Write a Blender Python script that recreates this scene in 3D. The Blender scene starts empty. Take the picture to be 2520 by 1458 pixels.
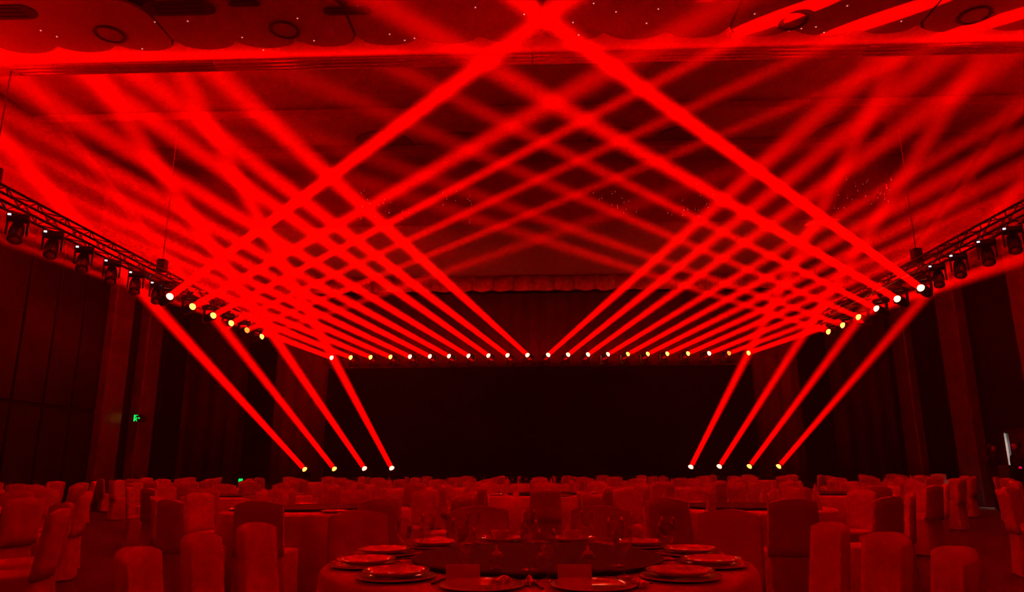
import bpy, math, random
from mathutils import Matrix, Vector
random.seed(7)
PI = math.pi
S = bpy.context.scene
C = S.collection
def R(d): return math.radians(d)

# ------------------------------------------------------------ camera
F = 1750.0                                    # focal length in pixels of the 2520 wide frame
EYE = Vector((0, 0, 1.15))
RM = (Matrix.Rotation(R(1.8), 3, 'Z') @ Matrix.Rotation(PI/2 + R(13.5), 3, 'X') @ Matrix.Rotation(R(-.3), 3, 'Z'))
cd = bpy.data.cameras.new('camera'); cam = bpy.data.objects.new('camera', cd); C.objects.link(cam)
cam.matrix_world = Matrix.Translation(EYE) @ RM.to_4x4()
cd.sensor_width = 36; cd.lens = F/2520*36; cd.clip_start = .05; cd.clip_end = 120
S.camera = cam
# ------------------------------------------------------------ world, exposure
W = bpy.data.worlds.new('world'); S.world = W; W.use_nodes = True
W.node_tree.nodes['Background'].inputs[0].default_value = (.0, .0, .0, 1)
vs = S.view_settings
vs.view_transform = 'Standard'; vs.look = 'None'; vs.gamma = 1; vs.use_curve_mapping = False
vs.exposure = 4.0
cy = S.cycles
cy.use_denoising = True
cy.adaptive_threshold = .025
cy.max_bounces = 3; cy.diffuse_bounces = 2; cy.glossy_bounces = 2; cy.transmission_bounces = 4
cy.transparent_max_bounces = 8; cy.volume_bounces = 0
cy.caustics_reflective = False; cy.caustics_refractive = False
cy.sample_clamp_indirect = 3
RED = (1, .0, .0)
BEAM_P = 22; BEAM_DEG = 2.8
HAZE_D = .0095; HAZE_G = .25

def area(name, loc, target, w, h, e, col=RED):
    l = bpy.data.lights.new(name, 'AREA'); l.shape = 'RECTANGLE'; l.size = w; l.size_y = h; l.energy = e; l.color = col
    o = bpy.data.objects.new(name, l); C.objects.link(o); o.location = loc
    o.rotation_euler = (Vector(target)-Vector(loc)).to_track_quat('-Z', 'Y').to_euler()
    return o
# added red fill lights with no seen source, for tables, coffer and ceiling
area('table_fill', (0, 4.5, 7.85), (0, 6.5, 0), 18, .5, 1.3)  # added fill over the near tables
area('table_fill', (0, 8.4, 7.85), (0, 14.5, 0), 20, .5, 1.7)  # added fill for the tables farther off
area('coffer_fill', (0, 11.15, 9.0), (0, 19.6, 9.0), 20, .5, 4)  # added fill hidden behind the near bulkhead, brightens the coffer
area('screen_top_fill', (0, 26.3, 4.95), (0, 26.2, 9), 15, .08, 4)  # added strip standing in for lens spill along the lamp row
area('ceiling_end_fill', (-10.3, 10.0, 5.9), (-7.5, 9.0, 8), .5, .5, 6)  # added out-of-view lamp to brighten the left ceiling
area('ceiling_end_fill', (10.3, 10.0, 5.9), (8.2, 9.4, 8), .5, .5, 5)  # same added lamp for the right ceiling
area('ceiling_fill', (0, -1.5, 3.2), (0, 7.5, 8), 14, .5, 7)  # added fill behind the camera, lifts the near ceiling
for k, e in enumerate((.55, .5, .42, .3, .17, .1, .08, .08, .1, .16, .3, .4)):      # cove light behind the ceiling moulding, brighter toward both ends
    x = -11.7+k*2.13
    area('cove_light', (x, 10.73, 7.87), (x, 9.9, 8.3), 2.12, .03, e)

# ------------------------------------------------------------ helpers
def ray(px, py): return RM @ Vector((px-1260, 729-py, -F))
def on(px, py, ax, v):
    r = ray(px, py); return EYE + r*((v-EYE[ax])/r[ax])
def mat(name, col, rough=.6, metal=0, bump=0, scale=20, var=0, spec=None, emit=None, estr=0, trans=0, coat=0):
    m = bpy.data.materials.new(name); m.use_nodes = True; nt = m.node_tree; b = nt.nodes['Principled BSDF']
    b.inputs['Base Color'].default_value = (*col, 1); b.inputs['Roughness'].default_value = rough
    b.inputs['Metallic'].default_value = metal
    if spec is not None: b.inputs['Specular IOR Level'].default_value = spec
    if coat: b.inputs['Coat Weight'].default_value = coat
    if trans: b.inputs['Transmission Weight'].default_value = trans
    if emit: b.inputs['Emission Color'].default_value = (*emit, 1); b.inputs['Emission Strength'].default_value = estr
    if emit: m.cycles.emission_sampling = 'NONE'
    if bump or var:
        n = nt.nodes.new('ShaderNodeTexNoise'); n.inputs['Scale'].default_value = scale; n.inputs['Detail'].default_value = 4
        tc = nt.nodes.new('ShaderNodeTexCoord'); nt.links.new(tc.outputs['Object'], n.inputs['Vector'])
        if var:
            cr = nt.nodes.new('ShaderNodeValToRGB'); nt.links.new(n.outputs['Fac'], cr.inputs[0])
            cr.color_ramp.elements[0].color = (*[c*(1-var) for c in col], 1); cr.color_ramp.elements[1].color = (*[min(1, c*(1+var)) for c in col], 1)
            cr.color_ramp.elements[0].position = .3; cr.color_ramp.elements[1].position = .7
            nt.links.new(cr.outputs[0], b.inputs['Base Color'])
        if bump:
            bp = nt.nodes.new('ShaderNodeBump'); bp.inputs['Strength'].default_value = bump; bp.inputs['Distance'].default_value = .01
            nt.links.new(n.outputs['Fac'], bp.inputs['Height']); nt.links.new(bp.outputs[0], b.inputs['Normal'])
    return m
M = dict(
 plaster=mat('ceiling_plaster', (.85, .8, .75), .75, bump=.15, scale=6, var=.08),
 panel=mat('ceiling_panel_paint', (.36, .3, .28), .6, bump=.1, scale=4, var=.06),
 coffer=mat('coffer_paint', (.24, .2, .18), .7, bump=.2, scale=3, var=.12),
 seam=mat('dark_seam', (.03, .025, .025), .8),
 trim=mat('satin_trim', (.7, .62, .5), .28, metal=.3),
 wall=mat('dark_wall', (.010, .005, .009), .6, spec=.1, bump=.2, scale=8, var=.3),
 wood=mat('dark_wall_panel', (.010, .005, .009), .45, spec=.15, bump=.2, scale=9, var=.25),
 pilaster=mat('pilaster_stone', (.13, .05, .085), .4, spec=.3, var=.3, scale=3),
 carpet=mat('carpet', (.10, .05, .05), .95, bump=.5, scale=30, var=.4),
 black=mat('black_metal', (.012, .011, .012), .4),
 truss=mat('truss_metal', (.05, .05, .05), .4, metal=.6),
 screen=mat('led_screen', (.002, .002, .002), .5, spec=.05),
 stage=mat('stage_black', (.012, .01, .01), .6),
 drape=mat('black_drape', (.2, .028, .03), .9, bump=.4, scale=14),
 sidedrape=mat('side_drape', (.035, .018, .022), .9, bump=.4, scale=14),
 pelmet=mat('pelmet_satin', (.8, .6, .55), .3, bump=.4, scale=7, var=.3),
 cloth=mat('white_cloth', (.78, .74, .72), .8, bump=.15, scale=12, var=.05),
 cover=mat('chair_cover_cloth', (.7, .64, .63), .85, bump=.2, scale=10, var=.07),
 susan=mat('lazy_susan_dark', (.02, .012, .012), .5, spec=.25),
 china=mat('white_china', (.85, .82, .8), .12, coat=.5),
 napkin=mat('napkin_cloth', (.6, .5, .48), .8, bump=.3, scale=30),
 dark=mat('dark_lacquer', (.02, .012, .012), .25),
 card=mat('card_paper', (.8, .75, .7), .8),
 foil=mat('foil_wrapper', (.9, .8, .75), .15, metal=.9, bump=1, scale=60),
 crystal=mat('crystal', (1, .9, .9), .03, trans=.6, spec=.9),
 wire=mat('thin_wire', (.2, .15, .15), .4, metal=.8),
 glint=mat('pin_light_glow', (1, .5, .5), .3, emit=(1, .16, .14), estr=.12),
 crysglint=mat('crystal_glint_glow', (1, .5, .5), .3, emit=(1, .25, .25), estr=.035),
 w_led=mat('white_status_light', (1, 1, 1), .3, emit=(.8, .72, 1), estr=.3),
 lensw=mat('lens_white', (1, 1, .8), .2, emit=(1, .12, .045), estr=1.5),
 lensy=mat('lens_yellow', (1, 1, .5), .2, emit=(1, .12, .012), estr=1.4),
 lenso=mat('lens_orange', (1, .6, .3), .2, emit=(1, .045, .005), estr=.8),
 lensoff=mat('lens_unlit', (.3, .1, .1), .05, coat=1),
 green=mat('green_exit_glow', (0, 1, .2), .4, emit=(0, 1, .12), estr=.07),
 greendim=mat('dim_green_glow', (.1, .4, .2), .4, emit=(.1, .35, .18), estr=.009),
 redled=mat('red_status_light', (1, 0, .1), .4, emit=(1, .0, .08), estr=.05),
 white=mat('corridor_paint', (.85, .85, .8), .8),
 door=mat('door_wood', (.05, .02, .02), .4, var=.2),
 skin=mat('skin', (.5, .3, .22), .6), clothd=mat('dark_clothing', (.02, .015, .018), .85), hair=mat('black_hair', (.01, .008, .008), .6),
)
# clear thin glass
g = bpy.data.materials.new('clear_glass'); g.use_nodes = True; nt = g.node_tree; nt.nodes.clear()
o_ = nt.nodes.new('ShaderNodeOutputMaterial'); mx = nt.nodes.new('ShaderNodeMixShader'); tr = nt.nodes.new('ShaderNodeBsdfTransparent')
gl = nt.nodes.new('ShaderNodeBsdfGlossy'); gl.inputs['Roughness'].default_value = .06; fr = nt.nodes.new('ShaderNodeLayerWeight'); fr.inputs['Blend'].default_value = .35
mp = nt.nodes.new('ShaderNodeMath'); mp.operation = 'MULTIPLY_ADD'; mp.inputs[1].default_value = .5; mp.inputs[2].default_value = .03
tr.inputs[0].default_value = (.99, .97, .97, 1)
nt.links.new(fr.outputs['Facing'], mp.inputs[0]); nt.links.new(mp.outputs[0], mx.inputs[0]); nt.links.new(tr.outputs[0], mx.inputs[1]); nt.links.new(gl.outputs[0], mx.inputs[2]); nt.links.new(mx.outputs[0], o_.inputs[0])
M['glass'] = g

class MB:
    def __init__(s): s.v = []; s.f = []
    def add(s, vs, fs, T=None):
        n = len(s.v); s.v += [tuple(T @ Vector(p)) if T else tuple(p) for p in vs]; s.f += [tuple(i+n for i in f) for f in fs]; return s
    def box(s, a, b, T=None):
        vs = [(x, y, z) for x in (a[0], b[0]) for y in (a[1], b[1]) for z in (a[2], b[2])]
        return s.add(vs, [(0, 1, 3, 2), (4, 6, 7, 5), (0, 4, 5, 1), (2, 3, 7, 6), (0, 2, 6, 4), (1, 5, 7, 3)], T)
    def bev(s, a, b, r, T=None):                       # box with bevelled vertical edges and chamfered top and bottom
        (x0, y0, z0), (x1, y1, z1) = a, b
        def ring(q, z): return [(x0+q, y0+r, z), (x0+r, y0+q, z), (x1-r, y0+q, z), (x1-q, y0+r, z), (x1-q, y1-r, z), (x1-r, y1-q, z), (x0+r, y1-q, z), (x0+q, y1-r, z)]
        vs = ring(r*.5, z0)+ring(0, z0+r*.5)+ring(0, z1-r*.5)+ring(r*.5, z1); n = 8
        fs = [tuple(range(n))[::-1], tuple(range(3*n, 4*n))]
        for k in range(3):
            for i in range(n): fs.append((k*n+i, k*n+(i+1) % n, (k+1)*n+(i+1) % n, (k+1)*n+i))
        return s.add(vs, fs, T)
    def lathe(s, prof, n=16, T=None, cap=False):
        vs = []; fs = []
        for r, z in prof:
            for i in range(n): vs.append((r*math.cos(2*PI*i/n), r*math.sin(2*PI*i/n), z))
        for k in range(len(prof)-1):
            for i in range(n): fs.append((k*n+i, k*n+(i+1) % n, (k+1)*n+(i+1) % n, (k+1)*n+i))
        if cap: fs.append(tuple(range(n))[::-1]); fs.append(tuple(range((len(prof)-1)*n, len(prof)*n)))
        return s.add(vs, fs, T)
    def tube(s, p, q, r, n=8):
        p = Vector(p); q = Vector(q); d = q-p
        T = Matrix.Translation(p) @ d.to_track_quat('Z', 'Y').to_matrix().to_4x4()
        return s.lathe([(r, 0), (r, d.length)], n, T, True)
    def prism(s, pts, z0, z1, T=None):
        n = len(pts); vs = [(x, y, z0) for x, y in pts]+[(x, y, z1) for x, y in pts]
        return s.add(vs, [tuple(range(n))[::-1], tuple(range(n, 2*n))]+[(i, (i+1) % n, n+(i+1) % n, n+i) for i in range(n)], T)
    def mesh(s, name, m, smooth=False):
        me = bpy.data.meshes.new(name); me.from_pydata(s.v, [], s.f); me.materials.append(m); me.update()
        if smooth: me.polygons.foreach_set('use_smooth', [True]*len(me.polygons))
        return me
    def build(s, name, m, parent=None, smooth=False): return link(name, s.mesh(name, m, smooth), parent)
def link(name, me, parent=None, loc=None, rz=0):
    o = bpy.data.objects.new(name, me); C.objects.link(o)
    if parent: o.parent = parent
    if loc is not None: o.location = loc
    if rz: o.rotation_euler.z = rz
    return o
def tag(o, label=None, cat=None, group=None, kind=None):
    if label: o['label'] = label
    if cat: o['category'] = cat
    if group: o['group'] = group
    if kind: o['kind'] = kind
    return o
def empty(name, loc=(0, 0, 0), rz=0):
    o = bpy.data.objects.new(name, None); C.objects.link(o); o.location = loc; o.rotation_euler.z = rz; o.empty_display_size = .1; return o
def struct(o): o['kind'] = 'structure'; return o
ORD = ['', 'first', 'second', 'third', 'fourth', 'fifth', 'sixth', 'seventh', 'eighth', 'ninth', 'tenth', 'eleventh', 'twelfth']
HOUR = ['twelve', 'one', 'two', 'three', 'four', 'five', 'six', 'seven', 'eight', 'nine', 'ten', 'eleven']

# ------------------------------------------------------------ room shell
WX = 12.8; YB = 27.6; YF = -3.0; H1 = 8.0; H2 = 10.0; Y1 = 10.9; Y2 = 19.6
struct(MB().box((-WX-.3, YF-.3, -.2), (WX+.3, YB+.3, 0)).build('floor', M['carpet']))
ceil_ = struct(MB().box((-WX, YF, H1), (WX, Y1, H1+.2)).build('ceiling', M['seam']))
struct(MB().box((-WX, Y1, H2), (WX, Y2, H2+.2)).build('ceiling_coffer', M['coffer']))
struct(MB().box((-WX, Y2, H1), (WX, YB, H1+.2)).build('ceiling_stage', M['coffer']))
struct(MB().box((-WX, Y1-.2, H1+.2), (WX, Y1, H2)).build('wall_bulkhead_near', M['coffer']))
struct(MB().box((-WX, Y2, H1+.2), (WX, Y2+.2, H2)).build('wall_bulkhead_far', M['coffer']))
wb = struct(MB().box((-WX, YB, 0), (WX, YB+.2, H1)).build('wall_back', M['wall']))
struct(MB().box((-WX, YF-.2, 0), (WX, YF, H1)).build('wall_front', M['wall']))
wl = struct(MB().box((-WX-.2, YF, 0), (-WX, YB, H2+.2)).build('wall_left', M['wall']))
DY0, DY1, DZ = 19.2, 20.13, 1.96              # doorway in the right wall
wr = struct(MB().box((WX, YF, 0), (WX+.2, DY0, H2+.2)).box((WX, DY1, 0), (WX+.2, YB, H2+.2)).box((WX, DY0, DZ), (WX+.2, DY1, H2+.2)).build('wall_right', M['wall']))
# wall panels and pilasters, each its own piece
def wallpieces(wall, sx, pil):
    def bx(a, b, n, m, r=.02):
        x0, x1 = (sx*WX, sx*(WX-a[0])); lo, hi = min(x0, x1), max(x0, x1)
        return MB().bev((lo, a[1], a[2]), (hi, b[1], b[2]), r).build(n, m, wall)
    for (y, w, d) in pil:
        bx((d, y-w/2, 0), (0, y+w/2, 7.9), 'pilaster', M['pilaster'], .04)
    y = 9.0
    while y < YB-.5:
        y2 = min(y+1.15, YB-.05)
        hit = any(abs((y+y2)/2-py) < w/2+.45 for py, w, d in pil) or (sx > 0 and y2 > DY0-.1 and y < DY1+.1)
        if not hit:
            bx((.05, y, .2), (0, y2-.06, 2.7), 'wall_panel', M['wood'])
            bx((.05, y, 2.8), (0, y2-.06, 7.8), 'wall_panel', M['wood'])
        y = y2
wallpieces(wl, -1, [(14.6, .8, .3), (20.9, 1.0, .3), (22.7, .9, .35), (26.0, .9, .3)])
wallpieces(wr, 1, [(14.0, .8, .3), (18.2, .9, .3), (21.5, 1.0, .35), (24.6, .9, .3)])
# coffer cross beams
for y, w, d in ((16.5, .5, .22), (18.55, .35, .2), (13.2, .4, .2)):
    struct(MB().bev((-WX+.02, y-w/2, H2-d), (WX-.02, y+w/2, H2), .04).build('trim_%d' % int(y), M['coffer']))

# near ceiling: plaster strip, moulding, scalloped cloud panels
YS = 10.38                                         # far edge of the scalloped panels
strip = MB().box((-WX, 9.7, H1-.012), (WX, Y1-.06, H1-.001)).build('edge_strip', M['plaster'], ceil_)
def seg_breaks():
    xs = [-WX, on(-300, 170, 1, Y1).x, on(527, 170, 1, Y1).x, on(1310, 160, 1, Y1).x, on(2132, 140, 1, Y1).x, WX]
    return list(zip(xs[:-1], xs[1:]))
tr_ = struct(empty('trim_1', (0, Y1, H1)))
for a, b in seg_breaks():
    T = Matrix.Rotation(PI/2, 4, 'Y')
    for (yy, zz, r) in ((-.06, -.02, .05), (.03, -.035, .045), (.11, -.05, .04)):
        MB().tube((a+.008, yy, zz), (b-.008, yy, zz), r, 12).build('moulding', M['trim'], tr_, True)
LOBE = 1.0
def lobe_edge(xa, xb, y, depth=.28):               # convex lobes bulging towards the stage, cusps at multiples of LOBE
    pts = []; x = xa; n = max(2, int(round((xb-xa)/LOBE*10)))
    for i in range(n+1):
        x = xa+(xb-xa)*i/n; u = ((x-xa)/LOBE) % 1.0
        if i == n: u = 1.0
        pts.append((x, y+depth*math.sqrt(max(0, 1-(2*u-1)**2))**1.0-depth))
    return pts
X0 = on(313, 130, 2, H1).x % LOBE
k0 = int((-WX+.1-X0)/LOBE)
cuts = []
x = X0+LOBE*k0
while x < WX-3: cuts.append(x); x += 3*LOBE
def arc(cx, cy_, r, a0, a1, n=10): return [(cx+r*math.cos(R(a0+(a1-a0)*i/n)), cy_+r*math.sin(R(a0+(a1-a0)*i/n))) for i in range(n+1)]
for i, xa in enumerate(cuts):                      # far row: one cloud panel per three lobes, rounded shoulders
    xb = xa+3*LOBE; gp = .022
    edge = lobe_edge(xa+gp, xb-gp, YS)
    yb = 9.0
    pts = edge[::-1]+arc(xa+gp+.55, yb+.55, .55, 180, 270)+arc(xb-gp-.55, yb+.55, .55, 270, 360)
    MB().prism(pts, H1-.07, H1-.02).build('ceiling_panel', M['panel'], ceil_)
    rim = [(px_, py_+.045) for px_, py_ in lobe_edge(xa, xb, YS)][::-1]+[(xa, yb+.5), (xb, yb+.5)]
    MB().prism(rim, H1-.019, H1-.0125).build('rim_shade', M['seam'], ceil_)  # dark strip standing in for shade along the lobed panel edge
for j, yb in enumerate((7.3, 5.6, 3.9, 2.2, .5, -1.2)):              # rows nearer the camera, staggered, with rounded ends
    off = 1.5*LOBE if j % 2 == 0 else 0
    for xa in [c+off for c in cuts]+([cuts[0]-off] if off else []):
        xb = min(xa+3*LOBE, WX-.05); xa = max(xa, -WX+.05)
        if xb-xa < 1.4: continue
        g_ = .022; y0, y1 = yb+g_, yb+1.7-g_ if j else 8.98
        r = .5
        pts = arc(xa+g_+r, y0+r, r, 180, 270, 6)+arc(xb-g_-r, y0+r, r, 270, 360, 6)+arc(xb-g_-r, y1-r, r, 0, 90, 6)+arc(xa+g_+r, y1-r, r, 90, 180, 6)
        MB().prism(pts, H1-.06, H1-.012).build('ceiling_panel', M['panel'], ceil_)
# recessed downlight trims at the panel joints
def downlight(px, py, label):
    p = on(px, py, 2, H1-.075)
    t = tag(empty('downlight', p), label, 'ceiling light', 'unlit recessed downlights in the near ceiling')
    MB().lathe([(.23, 0), (.245, -.012), (.20, -.018), (.19, 0), (.19, .04)], 28).build('trim_ring', M['seam'], t, True)
    MB().lathe([(.188, -.002), (.02, -.006)], 24, None, True).build('diffuser', M['panel'], t)
for px, py, l in ((270, 85, 'unlit round downlight in scalloped ceiling at far left of the photo'),
                  (700, 74, 'unlit round downlight in scalloped ceiling, left of where the two long beams cross'),
                  (1950, 52, 'unlit round downlight beside the largest red beam spot on the ceiling'),
                  (2400, 38, 'unlit round downlight in scalloped ceiling near the top right corner')):
    downlight(px, py, l)
def airvent(px0, px1, py, h, label):
    a = on(px0, py, 2, H1-.075); b = on(px1, py, 2, H1-.075)
    t = tag(empty('air_vent', (a+b)/2), label, 'vent', 'dark air slots in the near ceiling')
    w = (b-a).length/2
    r = h/2
    pts = arc(-w+r, 0, r, 90, 270, 8)+arc(w-r, 0, r, -90, 90, 8)
    MB().prism(pts, -.012, 0).build('vent_panel', M['seam'], t)
    for k in range(3):
        yy = (k-1)*h*.28
        MB().box((-w+r, yy-.012, -.026), (w-r, yy+.012, -.012)).build('slat', M['black'], t)
airvent(-60, 88, 30, .34, 'dark rounded air slot in the ceiling at the top left corner')
airvent(352, 530, 20, .34, 'dark rounded air slot in the ceiling, longest and second from left')
airvent(795, 915, 26, .2, 'small dark air slot in the ceiling, third from left')
airvent(560, 640, 8, .14, 'narrow dark air slot at the top edge between two larger slots')

# pelmet above the stage
pm = tag(empty('stage_pelmet', (0, 25.4, 7.72)), 'red-lit glossy fabric pelmet hanging across the top of the stage', 'curtain')
for i in range(26):
    x0 = -9.75+i*.75
    mb = MB(); n = 6; vsb = []
    for k in range(n+1):
        u = k/n; x_ = x0+u*.74; yy = .07*math.cos(2*PI*u+i); sag = .05*math.sin(PI*u)
        vsb += [(x_, yy, .27), (x_, yy-.03, -.27-sag+.03), (x_, yy+.03, .27), (x_, yy+.01, -.27-sag+.03)]
    fs = []
    for k in range(n):
        a = 4*k; b = a+4
        fs += [(a, b, b+1, a+1), (a+2, a+3, b+3, b+2), (a, a+2, b+2, b), (a+1, b+1, b+3, a+3)]
    fs += [(0, 1, 3, 2), (4*n, 4*n+2, 4*n+3, 4*n+1)]
    mb.add(vsb, fs).build('pelmet_panel', M['pelmet'], pm, True)

# ------------------------------------------------------------ stage, screen, drapes
st = tag(empty('stage', (0, 25.7, 0)), 'low black stage platform across the far end of the hall', 'stage')
MB().box((-10, -1.9, .54), (10, 1.8, .6)).build('deck', M['stage'], st)
for i in range(10): MB().bev((-10+i*2+.01, -1.93, 0), (-8+i*2-.01, -1.88, .53), .01).build('front_panel', M['stage'], st)
scr = tag(empty('screen', (0, 26.35, .6)), 'wide switched off black screen wall under the row of beam lights', 'screen')
sx0 = on(806, 880, 1, 26.2).x; sx1 = on(1852, 880, 1, 26.2).x; stop = 4.8-.6
MB().box((sx0, -.1, 0), (sx1, .12, stop)).build('frame', M['black'], scr)
nc = 16; cw = (sx1-sx0-.1)/nc
ME_CAB = MB().bev((.004, -.03, .004), (cw-.004, 0, (stop-.1)/4-.004), .006).mesh('screen_tile', M['screen'])
for i in range(nc):
    for j in range(4): link('screen_tile', ME_CAB, scr, (sx0+.05+i*cw, -.1, .05+j*(stop-.1)/4))
def drape(name, x0, x1, y, z0, z1, label, m='drape'):
    n = int((x1-x0)/.08); v = []; f = []
    for i in range(n+1):
        x_ = x0+(x1-x0)*i/n; yy = .06*math.sin(i*.9)+.02*math.sin(i*2.3)
        v += [(x_, yy, z0), (x_, yy, z1), (x_, yy+.03, z0), (x_, yy+.03, z1)]
    for i in range(n):
        a = 4*i; b = a+4; f += [(a, b, b+1, a+1), (a+2, a+3, b+3, b+2), (a+1, b+1, b+3, a+3), (a, a+2, b+2, b)]
    f += [(0, 1, 3, 2), (4*n, 4*n+2, 4*n+3, 4*n+1)]
    o = MB().add(v, f).build(name, M[m], None, True); o.location.y = y
    return tag(o, label, 'curtain')
drape('stage_curtain', -9.9, 9.9, 26.9, .62, 7.7, 'wide dark stage curtain hanging behind the screen and beam lights')
drape('side_curtain', -12.4, -10.3, 25.2, .02, 7.9, 'dark floor length curtain left of the stage', 'sidedrape')
drape('side_curtain', 10.3, 12.4, 25.2, .02, 7.9, 'dark floor length curtain right of the stage', 'sidedrape')

# ------------------------------------------------------------ beam lights
def head_meshes():
    base = MB().bev((-.17, -.14, 0), (.17, .14, .1), .03).mesh('base', M['black'])
    yoke = MB().box((-.17, -.04, .08), (-.135, .04, .36)).box((.135, -.04, .08), (.17, .04, .36)).box((-.17, -.05, .08), (.17, .05, .11)).mesh('yoke', M['black'])
    head = MB().lathe([(.05, -.22), (.1, -.2), (.115, -.1), (.12, 0), (.11, .1), (.105, .16), (.115, .165), (.115, .185), (.085, .185)], 20, None, True).mesh('head', M['black'], True)
    led = MB().bev((.1, -.15, .03), (.15, -.138, .06), .003).mesh('status_light', M['w_led'])
    rim = MB().lathe([(.088, .19), (.1, .19), (.1, .2), (.09, .205), (.088, .19)], 16).mesh('lens_ring', M['truss'], True)
    return base, yoke, head, led, rim
HB = head_meshes()
def dome(r, m):
    pr = [(r*math.cos(a), r*.95*math.sin(a)) for a in [R(x) for x in (0, 15, 30, 45, 60, 75, 88)]]
    return MB().lathe([(p[0], .183+p[1]) for p in pr], 18, None, True).mesh('lens', M[m], True)
DOME = {k: dome(.085, k) for k in ('lensw', 'lensy', 'lenso', 'lensoff')}
def fixture(lens, target, kind, label, group, hang=False, power=1.0, deg=BEAM_DEG, led=False, lit=True):
    """lens: world position of the lens; the head points from there towards target"""
    d = (target-lens).normalized()
    pivot = lens-d*.2
    root = tag(empty('beam_light', pivot+Vector((0, 0, .33 if hang else -.33))), label, 'stage light', group)
    hd = math.atan2(d.y, d.x)-PI/2
    root.rotation_euler = (PI if hang else 0, 0, hd if not hang else hd)
    b = link('base', HB[0], root); y_ = link('yoke', HB[1], root)
    h = link('head', HB[2], root)
    Mr = Matrix.Translation(root.location) @ root.rotation_euler.to_matrix().to_4x4()
    h.matrix_local = Mr.inverted() @ (Matrix.Translation(pivot) @ d.to_track_quat('Z', 'Y').to_matrix().to_4x4())
    link('lens_ring', HB[4], h)
    link('lens', DOME[kind], h)
    if hang and 5.555-root.location.z > .02: MB().tube((0, 0, -.005), (0, 0, root.location.z-5.56), .03).box((-.05, -.05, root.location.z-5.56), (.05, .05, root.location.z-5.50)).build('clamp', M['truss'], root)
    if led: link('status_light', HB[3], b)
    if lit:
        l = bpy.data.lights.new('beam', 'AREA'); l.shape = 'DISK'; l.size = .16; l.energy = BEAM_P*power; l.color = RED; l.spread = R(deg)
        s = bpy.data.objects.new('beam', l); C.objects.link(s)
        s.location = lens+d*.13; s.rotation_euler = d.to_track_quat('-Z', 'Y').to_euler()
    return root
def aim(px, py, s, sgn):
    """where the line from pixel (px,py) with slope s, running left (sgn -1) or right (+1), ends: side wall or coffer"""
    X = 1260+sgn*1400; yy = py-abs(X-px)*s
    if yy > 165:
        p = on(X, yy, 0, sgn*(WX-.3))
        if p.z < H2-.1: return p
    q = 122-70*max(0, min(1, (px+sgn*(py-150)/s)/2520)); return on(px+sgn*(py-q)/s, q, 2, H2-.1)
LX = [816, 863, 912, 961, 1009, 1058, 1105, 1153, 1202, 1249, 1298]; LS = [.385, .40, .42, .44, .47, .505, .545, .605, .70, .758, .905]
RX = [1349, 1398, 1447, 1496, 1545, 1594, 1642, 1693, 1745, 1794, 1842]; RS = [.888, .795, .715, .605, .55, .50, .46, .44, .405, .375, .35]
LK = 'wyyywwwwwww'; RK = 'wwwwyyyywoy'
K = {'w': 'lensw', 'y': 'lensy', 'o': 'lenso'}
for i, (x, s) in enumerate(zip(LX, LS)):
    y = 881-(x-816)*.0136; p = on(x, y, 1, 26.2)
    fixture(p, aim(x, y, s, -1), K[LK[i]], 'lit red beam light on the screen top, %s from the left end' % ORD[i+1], 'beam lights along the top of the screen', power=1.25)
for i, (x, s) in enumerate(zip(RX, RS)):
    y = 874-(x-1349)*.0095; p = on(x, y, 1, 26.2)
    fixture(p, aim(x, y, s, 1), K[RK[i]], 'lit red beam light on the screen top, %s from the right end' % ORD[11-i], 'beam lights along the top of the screen', power=.72*(.6 if i == 9 else 1))
TL = [(418, 730, .745), (474, 755, .567), (525, 777, None), (569, 796, None), (608, 813, None), (644, 829, .352)]
TLT = {2: on(1915, 45, 2, H1-.08), 3: on(2165, 48, 2, H1-.08), 4: on(2455, 52, 2, H1-.08)}
LH = 5.15
NEAR = ['nearest', 'second nearest', 'third nearest', 'fourth nearest', 'fifth nearest', 'farthest']
for i, (x, y, s) in enumerate(TL):
    p = on(x, y, 2, LH)
    q = TLT.get(i) or (on(x+(y+120)/s, -120, 2, H1-.08) if i < 2 else aim(x, y, s, 1))
    fixture(p, q, 'lenso' if i == 4 else ('lensw' if i == 0 else 'lensy'), 'lit red beam light under the left truss, %s to the camera of its six' % NEAR[i], 'lit beam lights under the left truss', hang=True, power=(.95, .55, .4, .28, .22, .22)[i], led=False, deg=(1.7, 2.2, 1.0, .95, .8, 2.2)[i])
TR = [(2266, 709, .717), (2208, 736, .571), (2157, 760, .50), (2113, 781, .43), (2074, 801, .356), (2039, 817, .321)]
for i, (x, y, s) in enumerate(TR):
    p = on(x, y, 2, LH)
    q = on(x-(y+120)/s, -120, 2, H1-.08) if i < 2 else aim(x, y, s, -1)
    fixture(p, q, 'lensw' if i < 3 else 'lensy', 'lit red beam light under the right truss, %s to the camera of its six' % NEAR[i], 'lit beam lights under the right truss', hang=True, power=(.95, .6, .45, .35, .3, .28)[i], deg=(1.7, 2.1, 2.3, 2.3, 2.3, 2.3)[i])
FL = [(750, 1156, 1.09), (823, 1155, 1.27), (897, 1154, 1.46), (964, 1153, 1.88)]
for i, (x, y, s) in enumerate(FL):
    p = on(x, y, 1, 24.3); q = on(x-(y-130)/s, 130, 2, H2-.1) if i else on(-60, y-(x+60)*s, 0, -WX+.3)
    fixture(p, q, 'lensy' if i < 2 else 'lensw', 'lit red beam light on the stage floor left of the screen, %s from left' % ORD[i+1], 'beam lights standing on the stage floor', power=(1.3, .85, 1.0, .95)[i], deg=2.6)
FR = [(1700, 1150, 1.98), (1770, 1149, 1.57), (1844, 1149, 1.35), (1916, 1149, 1.165)]
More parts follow.
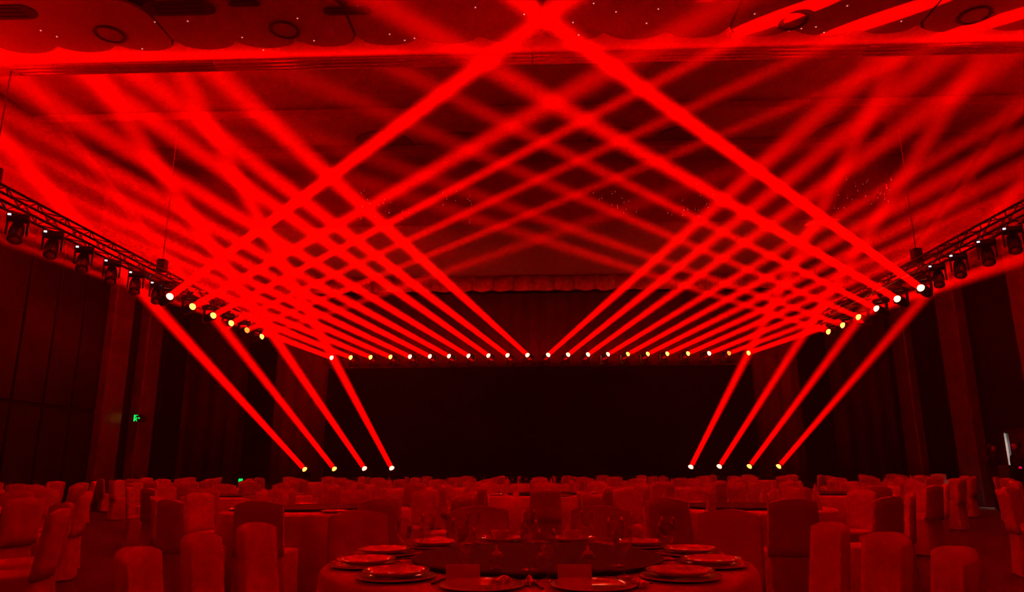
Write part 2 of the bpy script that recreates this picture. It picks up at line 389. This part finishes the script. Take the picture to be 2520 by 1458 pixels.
for i, (x, y, s) in enumerate(FR):
    p = on(x, y, 1, 24.3); q = on(x+(y-110)/s, 110, 2, H2-.1) if i < 3 else on(2640, y-(2640-x)*s, 0, WX-.3)
    fixture(p, q, 'lensw' if i < 2 else 'lensy', 'lit red beam light on the stage floor right of the screen, %s from right' % ORD[4-i], 'beam lights standing on the stage floor', power=.55, deg=2.6)
# unlit fixtures nearer on the same trusses, with white status lights
for sx, pts, side in ((-1, [(48, 543), (134, 583), (210, 620), (279, 651), (338, 676), (390, 700)], 'left'), (1, [(2490, 580), (2426, 615), (2358, 650), (2306, 677)], 'right')):
    for i, (px, py) in enumerate(pts):
        p = on(px, py, 0, sx*9.1); p.z = 5.5
        lens = p+Vector((-sx*.04, -.1, -.46))
        fixture(lens, lens+Vector((-sx*.3, -.5, -.9)), 'lensoff', 'unlit beam light with white status dot on the %s truss, %s from the frame edge' % (side, ORD[i+1]), 'unlit beam lights under the %s truss' % side, hang=True, led=True, lit=False)
# clamps and trusses
def truss(sx, label):
    t = tag(empty('truss', (sx*9.1, 16.5, 5.58)), label, 'truss', 'side trusses carrying the beam lights')
    y0, y1 = -7.0, 7.2; w = .13
    for dx in (-w, w):
        for dz in (0, 2*w): MB().tube((dx, y0, dz), (dx, y1, dz), .025, 8).build('chord', M['truss'], t, True)
    mb = MB(); n = 36; st_ = (y1-y0)/n
    for i in range(n):
        a = y0+i*st_; b = a+st_
        for dx in (-w, w): mb.tube((dx, a, 0 if i % 2 else 2*w), (dx, b, 2*w if i % 2 else 0), .012, 5)
        for dz in (0, 2*w): mb.tube((-w if i % 2 else w, a, dz), (w if i % 2 else -w, b, dz), .012, 5)
    tag(mb.build('lattice', M['truss'], t), kind='stuff')
    for yy, zt in ((-5.6, H1-5.58-.07), (0, H2-5.58), (5.8, H1-5.58)):
        MB().tube((0, yy, 2*w), (0, yy, zt), .012, 6).build('hoist_chain', M['wire'], t)
        MB().bev((-.1, yy-.12, 2*w), (.1, yy+.12, 2*w+.3), .03).build('hoist_motor', M['black'], t)
    return t
truss(-1, 'black lattice truss running along the left side above the tables')
truss(1, 'black lattice truss running along the right side above the tables')
for sx, nm in ((-1, 'left'), (1, 'right')):
    t = tag(empty('added_uplighter', (sx*10.3, 10.4, 5.6)), 'added unseen black wash light aimed up at the %s end of the ceiling edge' % nm, 'stage light')  # made-up housings for the added lamps at the ceiling ends
    MB().bev((-.3, -.3, 0), (.3, .3, .2), .04).build('body', M['black'], t)
    MB().tube((0, 0, .05), (-sx*1.1, 0, .05), .03).build('bracket', M['truss'], t)

# ------------------------------------------------------------ crystals and pin lights
def crystal_cluster(px, py, w, n, label, depth):
    c = on(px, py, 1, depth)
    t = tag(empty('crystal_chandelier', c), label, 'chandelier', 'hanging crystal strands under the coffer')
    top = H2-.001-c.z
    MB().lathe([(.02, 0), (w*.5, 0), (w*.5, .03), (.02, .03)], 20, Matrix.Translation((0, 0, top-.04))).build('ceiling_plate', M['wire'], t)
    drop = MB().lathe([(.002, -.05), (.018, -.01), (.022, .01), (.008, .04), (.002, .05)], 6).mesh('crystal', M['crystal'])
    glow = MB().lathe([(.001, -.012), (.011, 0), (.001, .012)], 6).mesh('glint', M['crysglint'])  # glowing bead that paints in the sparkle of each crystal
    for i in range(n):
        a = random.random()*2*PI; r = w*.5*math.sqrt(random.random()); x_, y_ = r*math.cos(a), r*math.sin(a)
        z_ = random.uniform(-.35, .35)
        cr_ = link('crystal', drop, t, (x_, y_, z_)); link('glint', glow, cr_, (0, 0, -.065))
        MB().tube((x_, y_, z_+.05), (x_, y_, top-.03), .002, 3).build('strand', M['wire'], t)
crystal_cluster(940, 500, 1.6, 16, 'crystal strands hanging under the coffer, left of the centre', 18.3)
crystal_cluster(1130, 505, 1.3, 9, 'small crystal cluster hanging near the centre of the coffer', 18.3)
crystal_cluster(1520, 495, 1.5, 14, 'crystal strands hanging right of the central beam crossings', 18.3)
crystal_cluster(1690, 490, 1.5, 16, 'crystal strands hanging below the long right hand beam', 18.3)
crystal_cluster(2100, 480, 1.9, 22, 'crystal strands hanging among the beams toward the right wall', 18.3)
PIN = MB().lathe([(.011, 0), (.010, -.008), (.004, -.011)], 8, None, True).mesh('pin_light', M['glint'])
for px, py in ((462, 52), (596, 92), (773, 100), (732, 45), (959, 84), (996, 99), (1020, 94), (1410, 55), (1516, 29), (1591, 57), (1424, 86), (1461, 8), (1620, 22), (1857, 34), (1942, 75), (1972, 70), (2028, 80), (2008, 66), (648, 123), (350, 120), (100, 75), (140, 90), (2085, 14), (2218, 52), (381, 54), (880, 16), (1170, 18), (1290, 35)):
    p = on(px, py, 2, H1-.071)
    tag(link('pin_light', PIN, None, p), 'tiny glowing pin light set in the scalloped near ceiling', 'ceiling light', 'pin lights scattered in the near ceiling')

# ------------------------------------------------------------ signs, doorway, people
def exit_sign(px, py, sx, m, label, s=1.0):
    p = on(px, py, 0, sx*(WX-.62))
    t = tag(empty('exit_sign', p), label, 'sign')
    MB().bev((-.04*s, -.22*s, -.1*s), (.04*s, .22*s, .1*s), .015).build('housing', M['black'], t)
    MB().tube((0, 0, .1*s), (sx*.56, 0, .12*s), .015).build('bracket', M['black'], t)
    # facing the camera: running figure in a doorway and an arrow
    y_ = -.225*s
    MB().box((-.075*s, y_, -.085*s), (-.05*s, y_+.01, .085*s)).box((-.075*s, y_, .065*s), (.03*s, y_+.01, .085*s)).build('door_outline', M[m], t)
    MB().box((-.04*s, y_, .02*s), (-.015*s, y_+.01, .055*s)).prism([(-.05*s, -.02*s), (0, .02*s), (.03*s, .01*s), (.0, -.03*s), (.03*s, -.085*s), (.005*s, -.085*s), (-.02*s, -.04*s), (-.045*s, -.08*s)], 0, .01,
        Matrix.Translation((0, y_+.01, 0)) @ Matrix.Rotation(PI/2, 4, 'X')).build('running_figure', M[m], t)
    MB().prism([(.05*s, .03*s), (.1*s, 0), (.05*s, -.03*s)], 0, .01, Matrix.Translation((0, y_+.01, 0)) @ Matrix.Rotation(PI/2, 4, 'X')).build('arrow', M[m], t)
exit_sign(347, 1031, -1, 'green', 'green glowing exit sign with running figure on the left wall', 1.15)
exit_sign(2177, 1081, 1, 'greendim', 'faint green exit sign on the right wall', .5)
# ajar door with lit corridor behind it
MB().box((WX+.2, DY0-.3, 0), (WX+1.6, DY0-.2, 2.4)).box((WX+.2, DY1+.6, 0), (WX+1.6, DY1+.7, 2.4)).box((WX+1.5, DY0-.3, 0), (WX+1.6, DY1+.7, 2.4)).box((WX+.2, DY0-.3, 2.35), (WX+1.6, DY1+.7, 2.45)).box((WX+.2, DY0-.3, -.05), (WX+1.6, DY1+.7, 0)).build('wall_corridor', M['white'])['kind'] = 'structure'
cl_ = area('corridor_light', (WX+.45, 19.5, 2.25), (WX+1.5, 19.9, 1.3), .4, .4, 14, (1, .97, .88))
d1 = struct(empty('door_1', (WX, 0, 0)))
MB().box((-.06, DY0-.1, 0), (0, DY0-.02, DZ+.1)).box((-.06, DY1, 0), (0, DY1+.1, DZ+.1)).box((-.06, DY0-.1, DZ+.02), (0, DY1+.1, DZ+.1)).build('door_frame', M['door'], d1)
MB().bev((-.05, DY0-.015, .01), (-.003, DY1-.16, DZ+.015), .01).build('door_leaf', M['door'], d1)
MB().tube((-.07, DY1-.24, 1.0), (-.07, DY1-.24, 1.15), .012).build('door_handle', M['wire'], d1)

def person(loc, rz, h, label, pose):
    """one continuous skinned body; hair and shirt-coloured clothing over it"""
    k = h/1.72
    J = {'pel': (0, 0, .95), 'wst': (0, 0, 1.08), 'chs': (0, .01, 1.3), 'nk': (0, .0, 1.46), 'hd0': (0, -.02, 1.55), 'hd1': (0, -.025, 1.63), 'hd2': (0, -.01, 1.69)}
    Rr = {'pel': .145, 'wst': .13, 'chs': .15, 'nk': .055, 'hd0': .075, 'hd1': .095, 'hd2': .075}
    E_ = [('pel', 'wst'), ('wst', 'chs'), ('chs', 'nk'), ('nk', 'hd0'), ('hd0', 'hd1'), ('hd1', 'hd2')]
    for s, n in ((-1, 'l'), (1, 'r')):
        J['sh'+n] = (s*.18, .0, 1.38); J['el'+n] = (s*.24, .03, 1.1); J['wr'+n] = (s*.2, -.16, .95 if pose[n] == 0 else 1.15); J['ha'+n] = (s*.17, -.22, .92 if pose[n] == 0 else 1.2)
        J['hp'+n] = (s*.09, 0, .88); J['kn'+n] = (s*.1, -.02, .48); J['an'+n] = (s*.1, .03, .1); J['to'+n] = (s*.12, -.15, .04)
        Rr.update({'sh'+n: .068, 'el'+n: .046, 'wr'+n: .032, 'ha'+n: .036, 'hp'+n: .095, 'kn'+n: .062, 'an'+n: .045, 'to'+n: .035})
        E_ += [('chs', 'sh'+n), ('sh'+n, 'el'+n), ('el'+n, 'wr'+n), ('wr'+n, 'ha'+n), ('pel', 'hp'+n), ('hp'+n, 'kn'+n), ('kn'+n, 'an'+n), ('an'+n, 'to'+n)]
        for f_ in range(4):
            nm = 'f%d%s' % (f_, n); hx, hy, hz = J['ha'+n]
            J[nm] = (hx-s*(.02*f_-.03), hy-.06+.004*abs(f_-1), hz-.03); Rr[nm] = .009
            nm2 = 'g'+nm; J[nm2] = (hx-s*(.02*f_-.03), hy-.075, hz-.065); Rr[nm2] = .008
            E_ += [('ha'+n, nm), (nm, nm2)]
        J['th'+n] = (J['ha'+n][0]-s*.05, J['ha'+n][1]-.02, J['ha'+n][2]-.01); Rr['th'+n] = .01; E_.append(('ha'+n, 'th'+n))
    names = list(J); me = bpy.data.meshes.new('body'); me.from_pydata([tuple(Vector(J[n])*k) for n in names], [(names.index(a), names.index(b)) for a, b in E_], [])
    o = link('person', me, None, loc, rz); me.materials.append(M['clothd'])
    sk = o.modifiers.new('skin', 'SKIN')
    for i, n in enumerate(names):
        sv = me.skin_vertices[0].data[i]; sv.radius = (Rr[n]*k, Rr[n]*k*(.72 if n in ('pel', 'wst', 'chs') else 1)); sv.use_root = (n == 'pel')
    ss = o.modifiers.new('sub', 'SUBSURF'); ss.levels = 1; ss.render_levels = 2
    tag(o, label, 'person')
    hz = 1.63*k
    MB().lathe([(.085*k, -.06*k), (.108*k, 0), (.1*k, .06*k), (.06*k, .1*k), (.01, .115*k)], 14, Matrix.Translation((0, .012*k, hz+.01))).build('hair', M['hair'], o, True)
    MB().lathe([(.06*k, -.09*k), (.08*k, -.03*k), (.086*k, .03*k), (.05*k, .07*k)], 14, Matrix.Translation((0, -.032*k, hz-.01)) @ Matrix.Diagonal((.95, 1, 1, 1)), True).add([(-.012*k, -.11*k, hz-.03*k), (.012*k, -.11*k, hz-.03*k), (0, -.135*k, hz-.03*k), (0, -.112*k, hz+.02*k)], [(0, 2, 1), (0, 3, 2), (2, 3, 1), (0, 1, 3)]).build('face', M['skin'], o, True)
    return o
pa = on(2446, 1140, 1, 18.4); pb = on(2508, 1140, 1, 17.8)
person((pa.x, pa.y, 0), R(15), 1.62, 'person in dark clothes standing just left of the bright doorway', {'l': 0, 'r': 0})
person((pb.x, pb.y, 0), R(-80), 1.66, 'person in dark clothes facing the bright doorway at the right edge', {'l': 1, 'r': 0})
cp = on(2496, 1151, 1, 16.9)
rk = tag(empty('equipment_case', (cp.x, cp.y, 0)), 'black equipment case with a small red light, right of the bright doorway', 'case')
MB().bev((-.25, -.2, 0), (.25, .2, cp.z+.05), .03).build('body', M['black'], rk)
MB().bev((-.03, -.215, cp.z-.03), (.03, -.2, cp.z+.02), .004).build('status_light', M['redled'], rk)
gp_ = on(592, 1184, 1, 20.9)
gs = tag(empty('beacon_stand', (gp_.x, gp_.y, 0)), 'thin black stand with a small glowing green light before the stage', 'light')
MB().tube((0, 0, 0), (0, 0, gp_.z-.04), .03).build('pole', M['black'], gs)
MB().lathe([(.18, 0), (.18, .02), (.03, .04)], 14, None, True).build('base', M['black'], gs)
MB().bev((-.06, -.03, gp_.z-.05), (.06, .03, gp_.z+.06), .02).build('lamp', M['green'], gs)

# ------------------------------------------------------------ banquet tables, chairs and tableware
def cloth_mesh(r, z, n=60):
    v = [(0, 0, z)]; f = []
    rings = [(r*.5, z, 0), (r*.94, z, 0), (r, z-.004, 0), (r+.014, z-.02, .2), (r+.02, z-.2, 1.0), (r+.035, z-.45, 1.4), (r+.05, .015, 1.8)]
    for rr, zz, a in rings:
        for i in range(n):
            t_ = 2*PI*i/n; w_ = a*(.018*math.sin(9*t_)+.014*math.sin(16*t_+1)+.008*math.sin(5*t_)); v.append(((rr+w_)*math.cos(t_), (rr+w_)*math.sin(t_), zz))
    f += [(0, 1+i, 1+(i+1) % n) for i in range(n)]
    for k in range(len(rings)-1):
        for i in range(n): a = 1+k*n; f.append((a+i, a+n+i, a+n+(i+1) % n, a+(i+1) % n))
    me = bpy.data.meshes.new('tablecloth'); me.from_pydata(v, [], f); me.materials.append(M['cloth']); me.polygons.foreach_set('use_smooth', [True]*len(f)); return me
TZ = .73
TC = cloth_mesh(.95, TZ); TOP = MB().lathe([(.92, TZ-.03), (.92, TZ-.008)], 40, None, True).mesh('tabletop', M['wire'])
PED = MB().lathe([(.35, .0), (.35, .03), (.05, .06), (.05, TZ-.03)], 16, None, True).mesh('pedestal', M['wire'])
LSUS = MB().lathe([(.56, 0), (.57, .008), (.57, .016), (.56, .022)], 44, None, True).mesh('rotating_disc', M['susan'])
LSB = MB().lathe([(.12, -.004), (.12, .0)], 16, None, True).mesh('bearing', M['black'])
def chair_meshes():
    # chair faces +y (towards its table); the back is at y = -.22
    v = []; f = []; nx, nz = 8, 6; w = .215
    def arch(u): return .035*(1-(2*u-1)**2)
    for side in (0, 1):
        for j in range(nz+1):
            for i in range(nx+1):
                u = i/nx; t_ = j/nz; z = .44+t_*(.44-.03+arch(u)); x_ = (-w+2*w*u)*(1-.06*t_)
                y = -.21-.05*t_-.03*(1-(2*u-1)**2)+(.028 if side else -.028)*(1-.35*(abs(2*u-1))**4)
                v.append((x_, y, z))
    q = (nx+1)*(nz+1)
    for j in range(nz):
        for i in range(nx):
            a = j*(nx+1)+i; f.append((a, a+1, a+nx+2, a+nx+1)); f.append((q+a, q+a+nx+1, q+a+nx+2, q+a+1))
    for i in range(nx): a = nz*(nx+1)+i; f.append((a, a+1, q+a+1, q+a)); f.append((i, q+i, q+i+1, i+1))
    for j in range(nz): a = j*(nx+1); f.append((a, a+nx+1, q+a+nx+1, q+a)); a += nx; f.append((a, q+a, q+a+nx+1, a+nx+1))
    back = MB().add(v, f).mesh('back_cover', M['cover'], True)
    # seat cover with a skirt that falls to the floor in soft folds
    n = 48; v = [(0, 0, .47)]; f = []
    for k, (s, z, a) in enumerate([(.8, .472, 0), (.97, .466, 0), (1.0, .45, 0), (1.02, .3, .6), (1.06, .15, 1), (1.1, .015, 1.4)]):
        for i in range(n):
            t_ = 2*PI*i/n; c, s_ = math.cos(t_), math.sin(t_); e = .38
            x_ = math.copysign(abs(c)**e, c)*.215; y_ = math.copysign(abs(s_)**e, s_)*.225-.01
            wv = 1+a*.02*math.sin(10*t_)
            v.append((x_*s*wv, y_*s*wv, z))
    f += [(0, 1+i, 1+(i+1) % n) for i in range(n)]
    for k in range(5):
        for i in range(n): a = 1+k*n; f.append((a+i, a+n+i, a+n+(i+1) % n, a+(i+1) % n))
    seat = MB().add(v, f).mesh('seat_cover', M['cover'], True)
    return back, seat
CB, CS = chair_meshes()
def chair(x, y, rz, label, group):
    t = tag(empty('banquet_chair', (x, y, 0), rz), label, 'chair', group)
    link('back_cover', CB, t); link('seat_cover', CS, t); return t
def glass_mesh(n, fine):
    if fine:
        pr = [(.0, .0), (.034, .0), (.036, .003), (.03, .006), (.008, .012), (.004, .02), (.004, .085), (.008, .092), (.022, .102), (.034, .122), (.037, .14), (.035, .165), (.031, .19), (.0302, .19), (.034, .165), (.036, .14), (.033, .123), (.021, .104), (.004, .094)]
    else:
        pr = [(.034, 0), (.004, .01), (.004, .088), (.03, .112), (.037, .14), (.031, .19)]
    return MB().lathe(pr, n).mesh('wine_glass', M['glass'], True)
WG = glass_mesh(28, True); WGF = glass_mesh(12, False)
PL = MB().lathe([(.0, .004), (.08, .004), (.09, .006), (.128, .02), (.13, .023), (.126, .024), (.088, .011), (.0, .009)], 40).mesh('plate', M['china'], True)
PLB = MB().lathe([(.0, .004), (.09, .004), (.1, .005), (.155, .012), (.157, .015), (.15, .016), (.098, .009), (.0, .008)], 44).mesh('charger_plate', M['china'], True)
BOWL = MB().lathe([(.0, .003), (.025, .003), (.03, .008), (.05, .03), (.058, .05), (.055, .05), (.047, .032), (.026, .012), (.0, .01)], 28).mesh('bowl', M['china'], True)
def napk():
    mb = MB(); n = 14; v = []; f = []
    for k, (r, z) in enumerate([(.045, 0), (.04, .04), (.03, .09), (.012, .15), (.002, .17)]):
        for i in range(n):
            a = 2*PI*i/n; rr = r*(1+.18*(i % 2)); v.append((rr*math.cos(a), rr*math.sin(a), z))
    for k in range(4):
        for i in range(n): f.append((k*n+i, k*n+(i+1) % n, (k+1)*n+(i+1) % n, (k+1)*n+i))
    f.append(tuple(range(n))[::-1]); f.append(tuple(range(4*n, 5*n)))
    return mb.add(v, f).mesh('folded_napkin', M['napkin'])
NK = napk()
CHOP = MB().lathe([(.004, 0), (.003, .24)], 6, Matrix.Rotation(PI/2, 4, 'Y'), True).mesh('chopsticks', M['dark'])

rows = [(3.45, [-4.7, 0, 4.7], 10), (7.6, [-11, -6.6, -2.2, 2.2, 6.6, 11], 10), (11.2, [-8.8, -4.4, 0, 4.4, 8.8], 10),
        (14.7, [-11, -6.6, -2.2, 2.2, 6.6, 11], 8), (18.0, [-8.8, -4.4, 0, 4.4, 8.8], 8), (21.1, [-11, -6.6, -2.2, 2.2, 6.6, 11], 8)]
rnd = random.Random(3)
def visible(x, y, z=.8, m=120):
    c = RM.transposed() @ (Vector((x, y, z))-EYE)
    if c.z > -.3: return False
    px = 1260+F*c.x/-c.z; return -m < px < 2520+m
for ri, (ty, xs, nch) in enumerate(rows):
    for ci, tx in enumerate(xs):
        jx, jy = (0, 0) if (ri == 0 and tx == 0) else (rnd.uniform(-.15, .15), rnd.uniform(-.15, .15))
        if ri == 0 and tx: jy = 1.1
        x, y = tx+jx, ty+jy
        if not (visible(x-1.4, y) or visible(x+1.4, y) or visible(x, y)): continue
        near0 = ri == 0 and tx == 0
        if near0: where = 'nearest table'
        elif ri == 0: where = 'table beside the nearest one, %s side' % ('left' if tx < 0 else 'right')
        else: where = '%s table from left, %s row' % (ORD[ci+1], ORD[ri+1])
        short = where
        t = tag(empty('banquet_table', (x, y, 0), rnd.random()*6), 'round banquet table under a white cloth, '+('nearest the camera' if near0 else where), 'table', 'round banquet tables in the hall')
        link('tabletop', TOP, t); link('tablecloth', TC, t)
        link('pedestal', PED, t)
        if ri < 3:
            ls = tag(empty('lazy_susan', (x, y, TZ+.004)), 'dark round turntable in the middle of the '+short, 'turntable', 'dark turntables on the tables')
            link('rotating_disc', LSUS, ls); link('bearing', LSB, ls)
        if near0:
            hrs = [(-1.13, 3.66), (-1.14, 3.12), (-1.12, 2.62), (1.13, 3.6), (1.14, 3.07), (1.12, 2.6), (-.95, 4.5), (-.32, 4.85), (.38, 4.85), (1.02, 4.45)]
            cl2 = [(cx_, cy2) for cx_, cy2 in hrs]
        else:
            cl2 = []
            for k in range(nch):
                a = 2*PI*k/nch; rr = 1.32+rnd.uniform(-.04, .08); cl2.append((x+rr*math.sin(a), y+rr*math.cos(a)))
        used = set()
        for (cx_, cy2) in cl2:
            if cx_ > 10.6 and 17 < cy2 < 20.6: continue
            if not visible(cx_, cy2) or abs(cx_) > WX-.75: continue
            a = math.atan2(cx_-x, cy2-y) % (2*PI); hr = int(round(a/(PI/6))) % 12
            while hr in used: hr = (hr+1) % 12
            used.add(hr)
            dx, dy = x-cx_, (y-cy2)*(.35 if near0 and abs(cx_) > 1.1 else 1)
            chair(cx_, cy2, math.atan2(dy, dx)-PI/2+rnd.uniform(-.08, .08), 'white covered chair at %s o\'clock of the %s' % (HOUR[hr], short), 'white covered chairs around the '+short)
        # tableware
        if near0: continue
        ng = 8 if ri in (1, 2) else 6
        for k in range(ng):
            a = 2*PI*(k+.5)/ng+rnd.uniform(-.1, .1); rr = .66
            gx, gy = x+rr*math.sin(a), y+rr*math.cos(a)
            if not visible(gx, gy, m=10): continue
            hr = int(a/(PI/6)) % 12
            tag(link('wine_glass', WGF, None, (gx, gy, TZ)), 'stemmed wine glass at %s o\'clock on the %s' % (HOUR[hr], short), 'glass', 'wine glasses on the '+short)
            if ri < 5 and k % 2 == 0:
                nx_, ny_ = x+.8*math.sin(a+.25), y+.8*math.cos(a+.25)
                tag(link('folded_napkin', NK, None, (nx_, ny_, TZ)), 'cone folded napkin at %s o\'clock on the %s' % (HOUR[hr], short), 'napkin', 'folded napkins on the '+short)
            elif ri < 3:
                nx_, ny_ = x+.78*math.sin(a), y+.78*math.cos(a)
                tag(link('plate', PL, None, (nx_, ny_, TZ)), 'white plate at %s o\'clock on the %s' % (HOUR[hr], short), 'plate', 'plates on the '+short)
# nearest table settings
T0 = Vector((0, 3.45))
n0 = 12
for k in range(n0):
    a = 2*PI*(k+.5)/n0; px_, py_ = T0.x+.77*math.sin(a), T0.y+.77*math.cos(a)
    hr = HOUR[k]; nx2 = HOUR[(k+1) % 12]
    lb = 'between %s and %s o\'clock on the nearest table' % (hr, nx2)
    tag(link('charger_plate', PLB, None, (px_, py_, TZ)), 'wide white charger plate '+lb, 'plate', 'charger plates on the nearest table')
    if k not in (5, 6): tag(link('plate', PL, None, (px_, py_, TZ+.013)), 'white dinner plate stacked on the charger '+lb, 'plate', 'dinner plates on the nearest table')
    if k in (0, 11): tag(link('bowl', BOWL, None, (px_, py_, TZ+.021)), 'small white bowl on the plate '+lb, 'bowl', 'bowls on the nearest table')
    sx_, sy_ = T0.x+.80*math.sin(a+.24), T0.y+.80*math.cos(a+.24)
    c1 = link('chopsticks', CHOP, None, (sx_, sy_, TZ+.006), PI/2-a+PI); tag(c1, 'dark chopsticks right of the plate '+lb, 'chopsticks', 'chopsticks on the nearest table')
for i, (gx, gy, l) in enumerate([(1118, 1398, 'left of the three front ones'), (1303, 1406, 'middle of the three front ones'), (1537, 1398, 'right of the three front ones')]):
    p = on(gx, gy, 2, TZ+.026); dd = Vector((p.x-T0.x, p.y-T0.y)); dd *= min(1, .51/dd.length); p.x, p.y = T0.x+dd.x, T0.y+dd.y
    tag(link('wine_glass', WG, None, (p.x, p.y, TZ+.026)), 'tall stemmed wine glass on the dark turntable, '+l, 'glass', 'wine glasses on the nearest turntable')
for k in range(12):
    a = 2*PI*(k+.5)/12+.2
    tag(link('wine_glass', WG, None, (T0.x+.61*math.sin(a), T0.y+.61*math.cos(a), TZ)), 'stemmed wine glass past %s o\'clock at the turntable edge, nearest table' % HOUR[k], 'glass', 'wine glasses around the nearest turntable')
JAR = MB().lathe([(.028, 0), (.034, .01), (.036, .03), (.03, .048), (.02, .055)], 20, None, True).mesh('jar_body', M['glass'], True)
LID = MB().lathe([(.024, .055), (.018, .064), (.006, .072), (.005, .082), (.007, .088), (.001, .094)], 16, None, True).mesh('lid', M['china'], True)
for gx, l in ((1198, 'left'), (1341, 'middle'), (1486, 'right')):
    p = on(gx, 1412, 2, TZ+.026); dd = Vector((p.x-T0.x, p.y-T0.y)); dd *= min(1, .51/dd.length); p.x, p.y = T0.x+dd.x, T0.y+dd.y
    j = tag(empty('lidded_jar', (p.x, p.y, TZ+.026)), 'small lidded glass jar on the dark turntable, %s of three' % l, 'jar', 'lidded jars on the nearest turntable')
    link('jar_body', JAR, j); link('lid', LID, j)
for gx, l in ((1138, 'left'), (1415, 'right')):
    p = on(gx, 1430, 2, TZ)
    tag(MB().add([(-.065, 0, 0), (.065, 0, 0), (.065, .022, .055), (-.065, .022, .055), (.065, .044, 0), (-.065, .044, 0), (-.063, .003, 0), (.063, .003, 0), (.063, .022, .051), (-.063, .022, .051), (.063, .041, 0), (-.063, .041, 0)],
        [(0, 1, 2, 3), (3, 2, 4, 5), (6, 9, 8, 7), (9, 11, 10, 8), (0, 6, 7, 1), (5, 4, 10, 11), (0, 3, 9, 6), (3, 5, 11, 9), (1, 7, 8, 2), (2, 8, 10, 4)], Matrix.Translation((p.x, p.y, TZ+.001))).build('tent_card', M['card']),
        'blank white tent card standing before the dark turntable, %s of two' % l, 'card', 'tent cards on the nearest table')
for i, (gx, gy, w_, l) in enumerate(((1240, 1437, .05, 'long crinkled foil wrapper before the turntable, left of centre'), (1303, 1440, .03, 'small foil wrapper at the front middle of the nearest table'), (1570, 1444, .04, 'shiny foil wrapper at the front right of the nearest table'))):
    p = on(gx, gy, 2, TZ+.005)
    mb = MB(); v = []; f = []; n = 9
    for k in range(8):
        u = k/7; r = .006+.012*math.sin(PI*u)*(1+.3*math.sin(k*5)); 
        for q_ in range(n): a = 2*PI*q_/n; r2 = r*(1+.35*rnd.uniform(-1, 1)); v.append(((u-.5)*2*w_, r2*math.cos(a), max(.001, .012+r2*math.sin(a))))
    for k in range(7):
        for q_ in range(n): f.append((k*n+q_, k*n+(q_+1) % n, (k+1)*n+(q_+1) % n, (k+1)*n+q_))
    f += [tuple(range(n)), tuple(range(7*n, 8*n))[::-1]]
    tag(mb.add(v, f, Matrix.Translation((p.x, p.y, TZ)) @ Matrix.Rotation(.35-i*.3, 4, 'Z')).build('foil_wrapper', M['foil']), l, 'wrapper')

# ------------------------------------------------------------ haze filling the hall
hz = bpy.data.materials.new('haze'); hz.use_nodes = True; nt = hz.node_tree; nt.nodes.clear()
o_ = nt.nodes.new('ShaderNodeOutputMaterial'); v_ = nt.nodes.new('ShaderNodeVolumeScatter')
v_.inputs['Density'].default_value = HAZE_D; v_.inputs['Anisotropy'].default_value = HAZE_G
nt.links.new(v_.outputs[0], o_.inputs['Volume'])
hz.cycles.volume_sampling = 'EQUIANGULAR'
prof = [(YF+.02, .02), (YB-.02, .02), (YB-.02, H1-.02), (Y2-.02, H1-.02), (Y2-.02, H2-.02), (Y1+.02, H2-.02), (Y1+.02, H1-.1), (YF+.02, H1-.1)]
n = len(prof); w_ = WX-.02
hv = [(-w_, y, z) for y, z in prof]+[(w_, y, z) for y, z in prof]
ho = MB().add(hv, [tuple(range(n)), tuple(range(n, 2*n))[::-1]]+[(i, n+i, n+(i+1) % n, (i+1) % n) for i in range(n)]).build('haze', hz)
import bmesh
bm = bmesh.new(); bm.from_mesh(ho.data); bmesh.ops.recalc_face_normals(bm, faces=bm.faces); bm.to_mesh(ho.data); bm.free()
tag(ho, 'thin stage haze filling the whole hall and showing the beams', 'haze', kind='stuff')
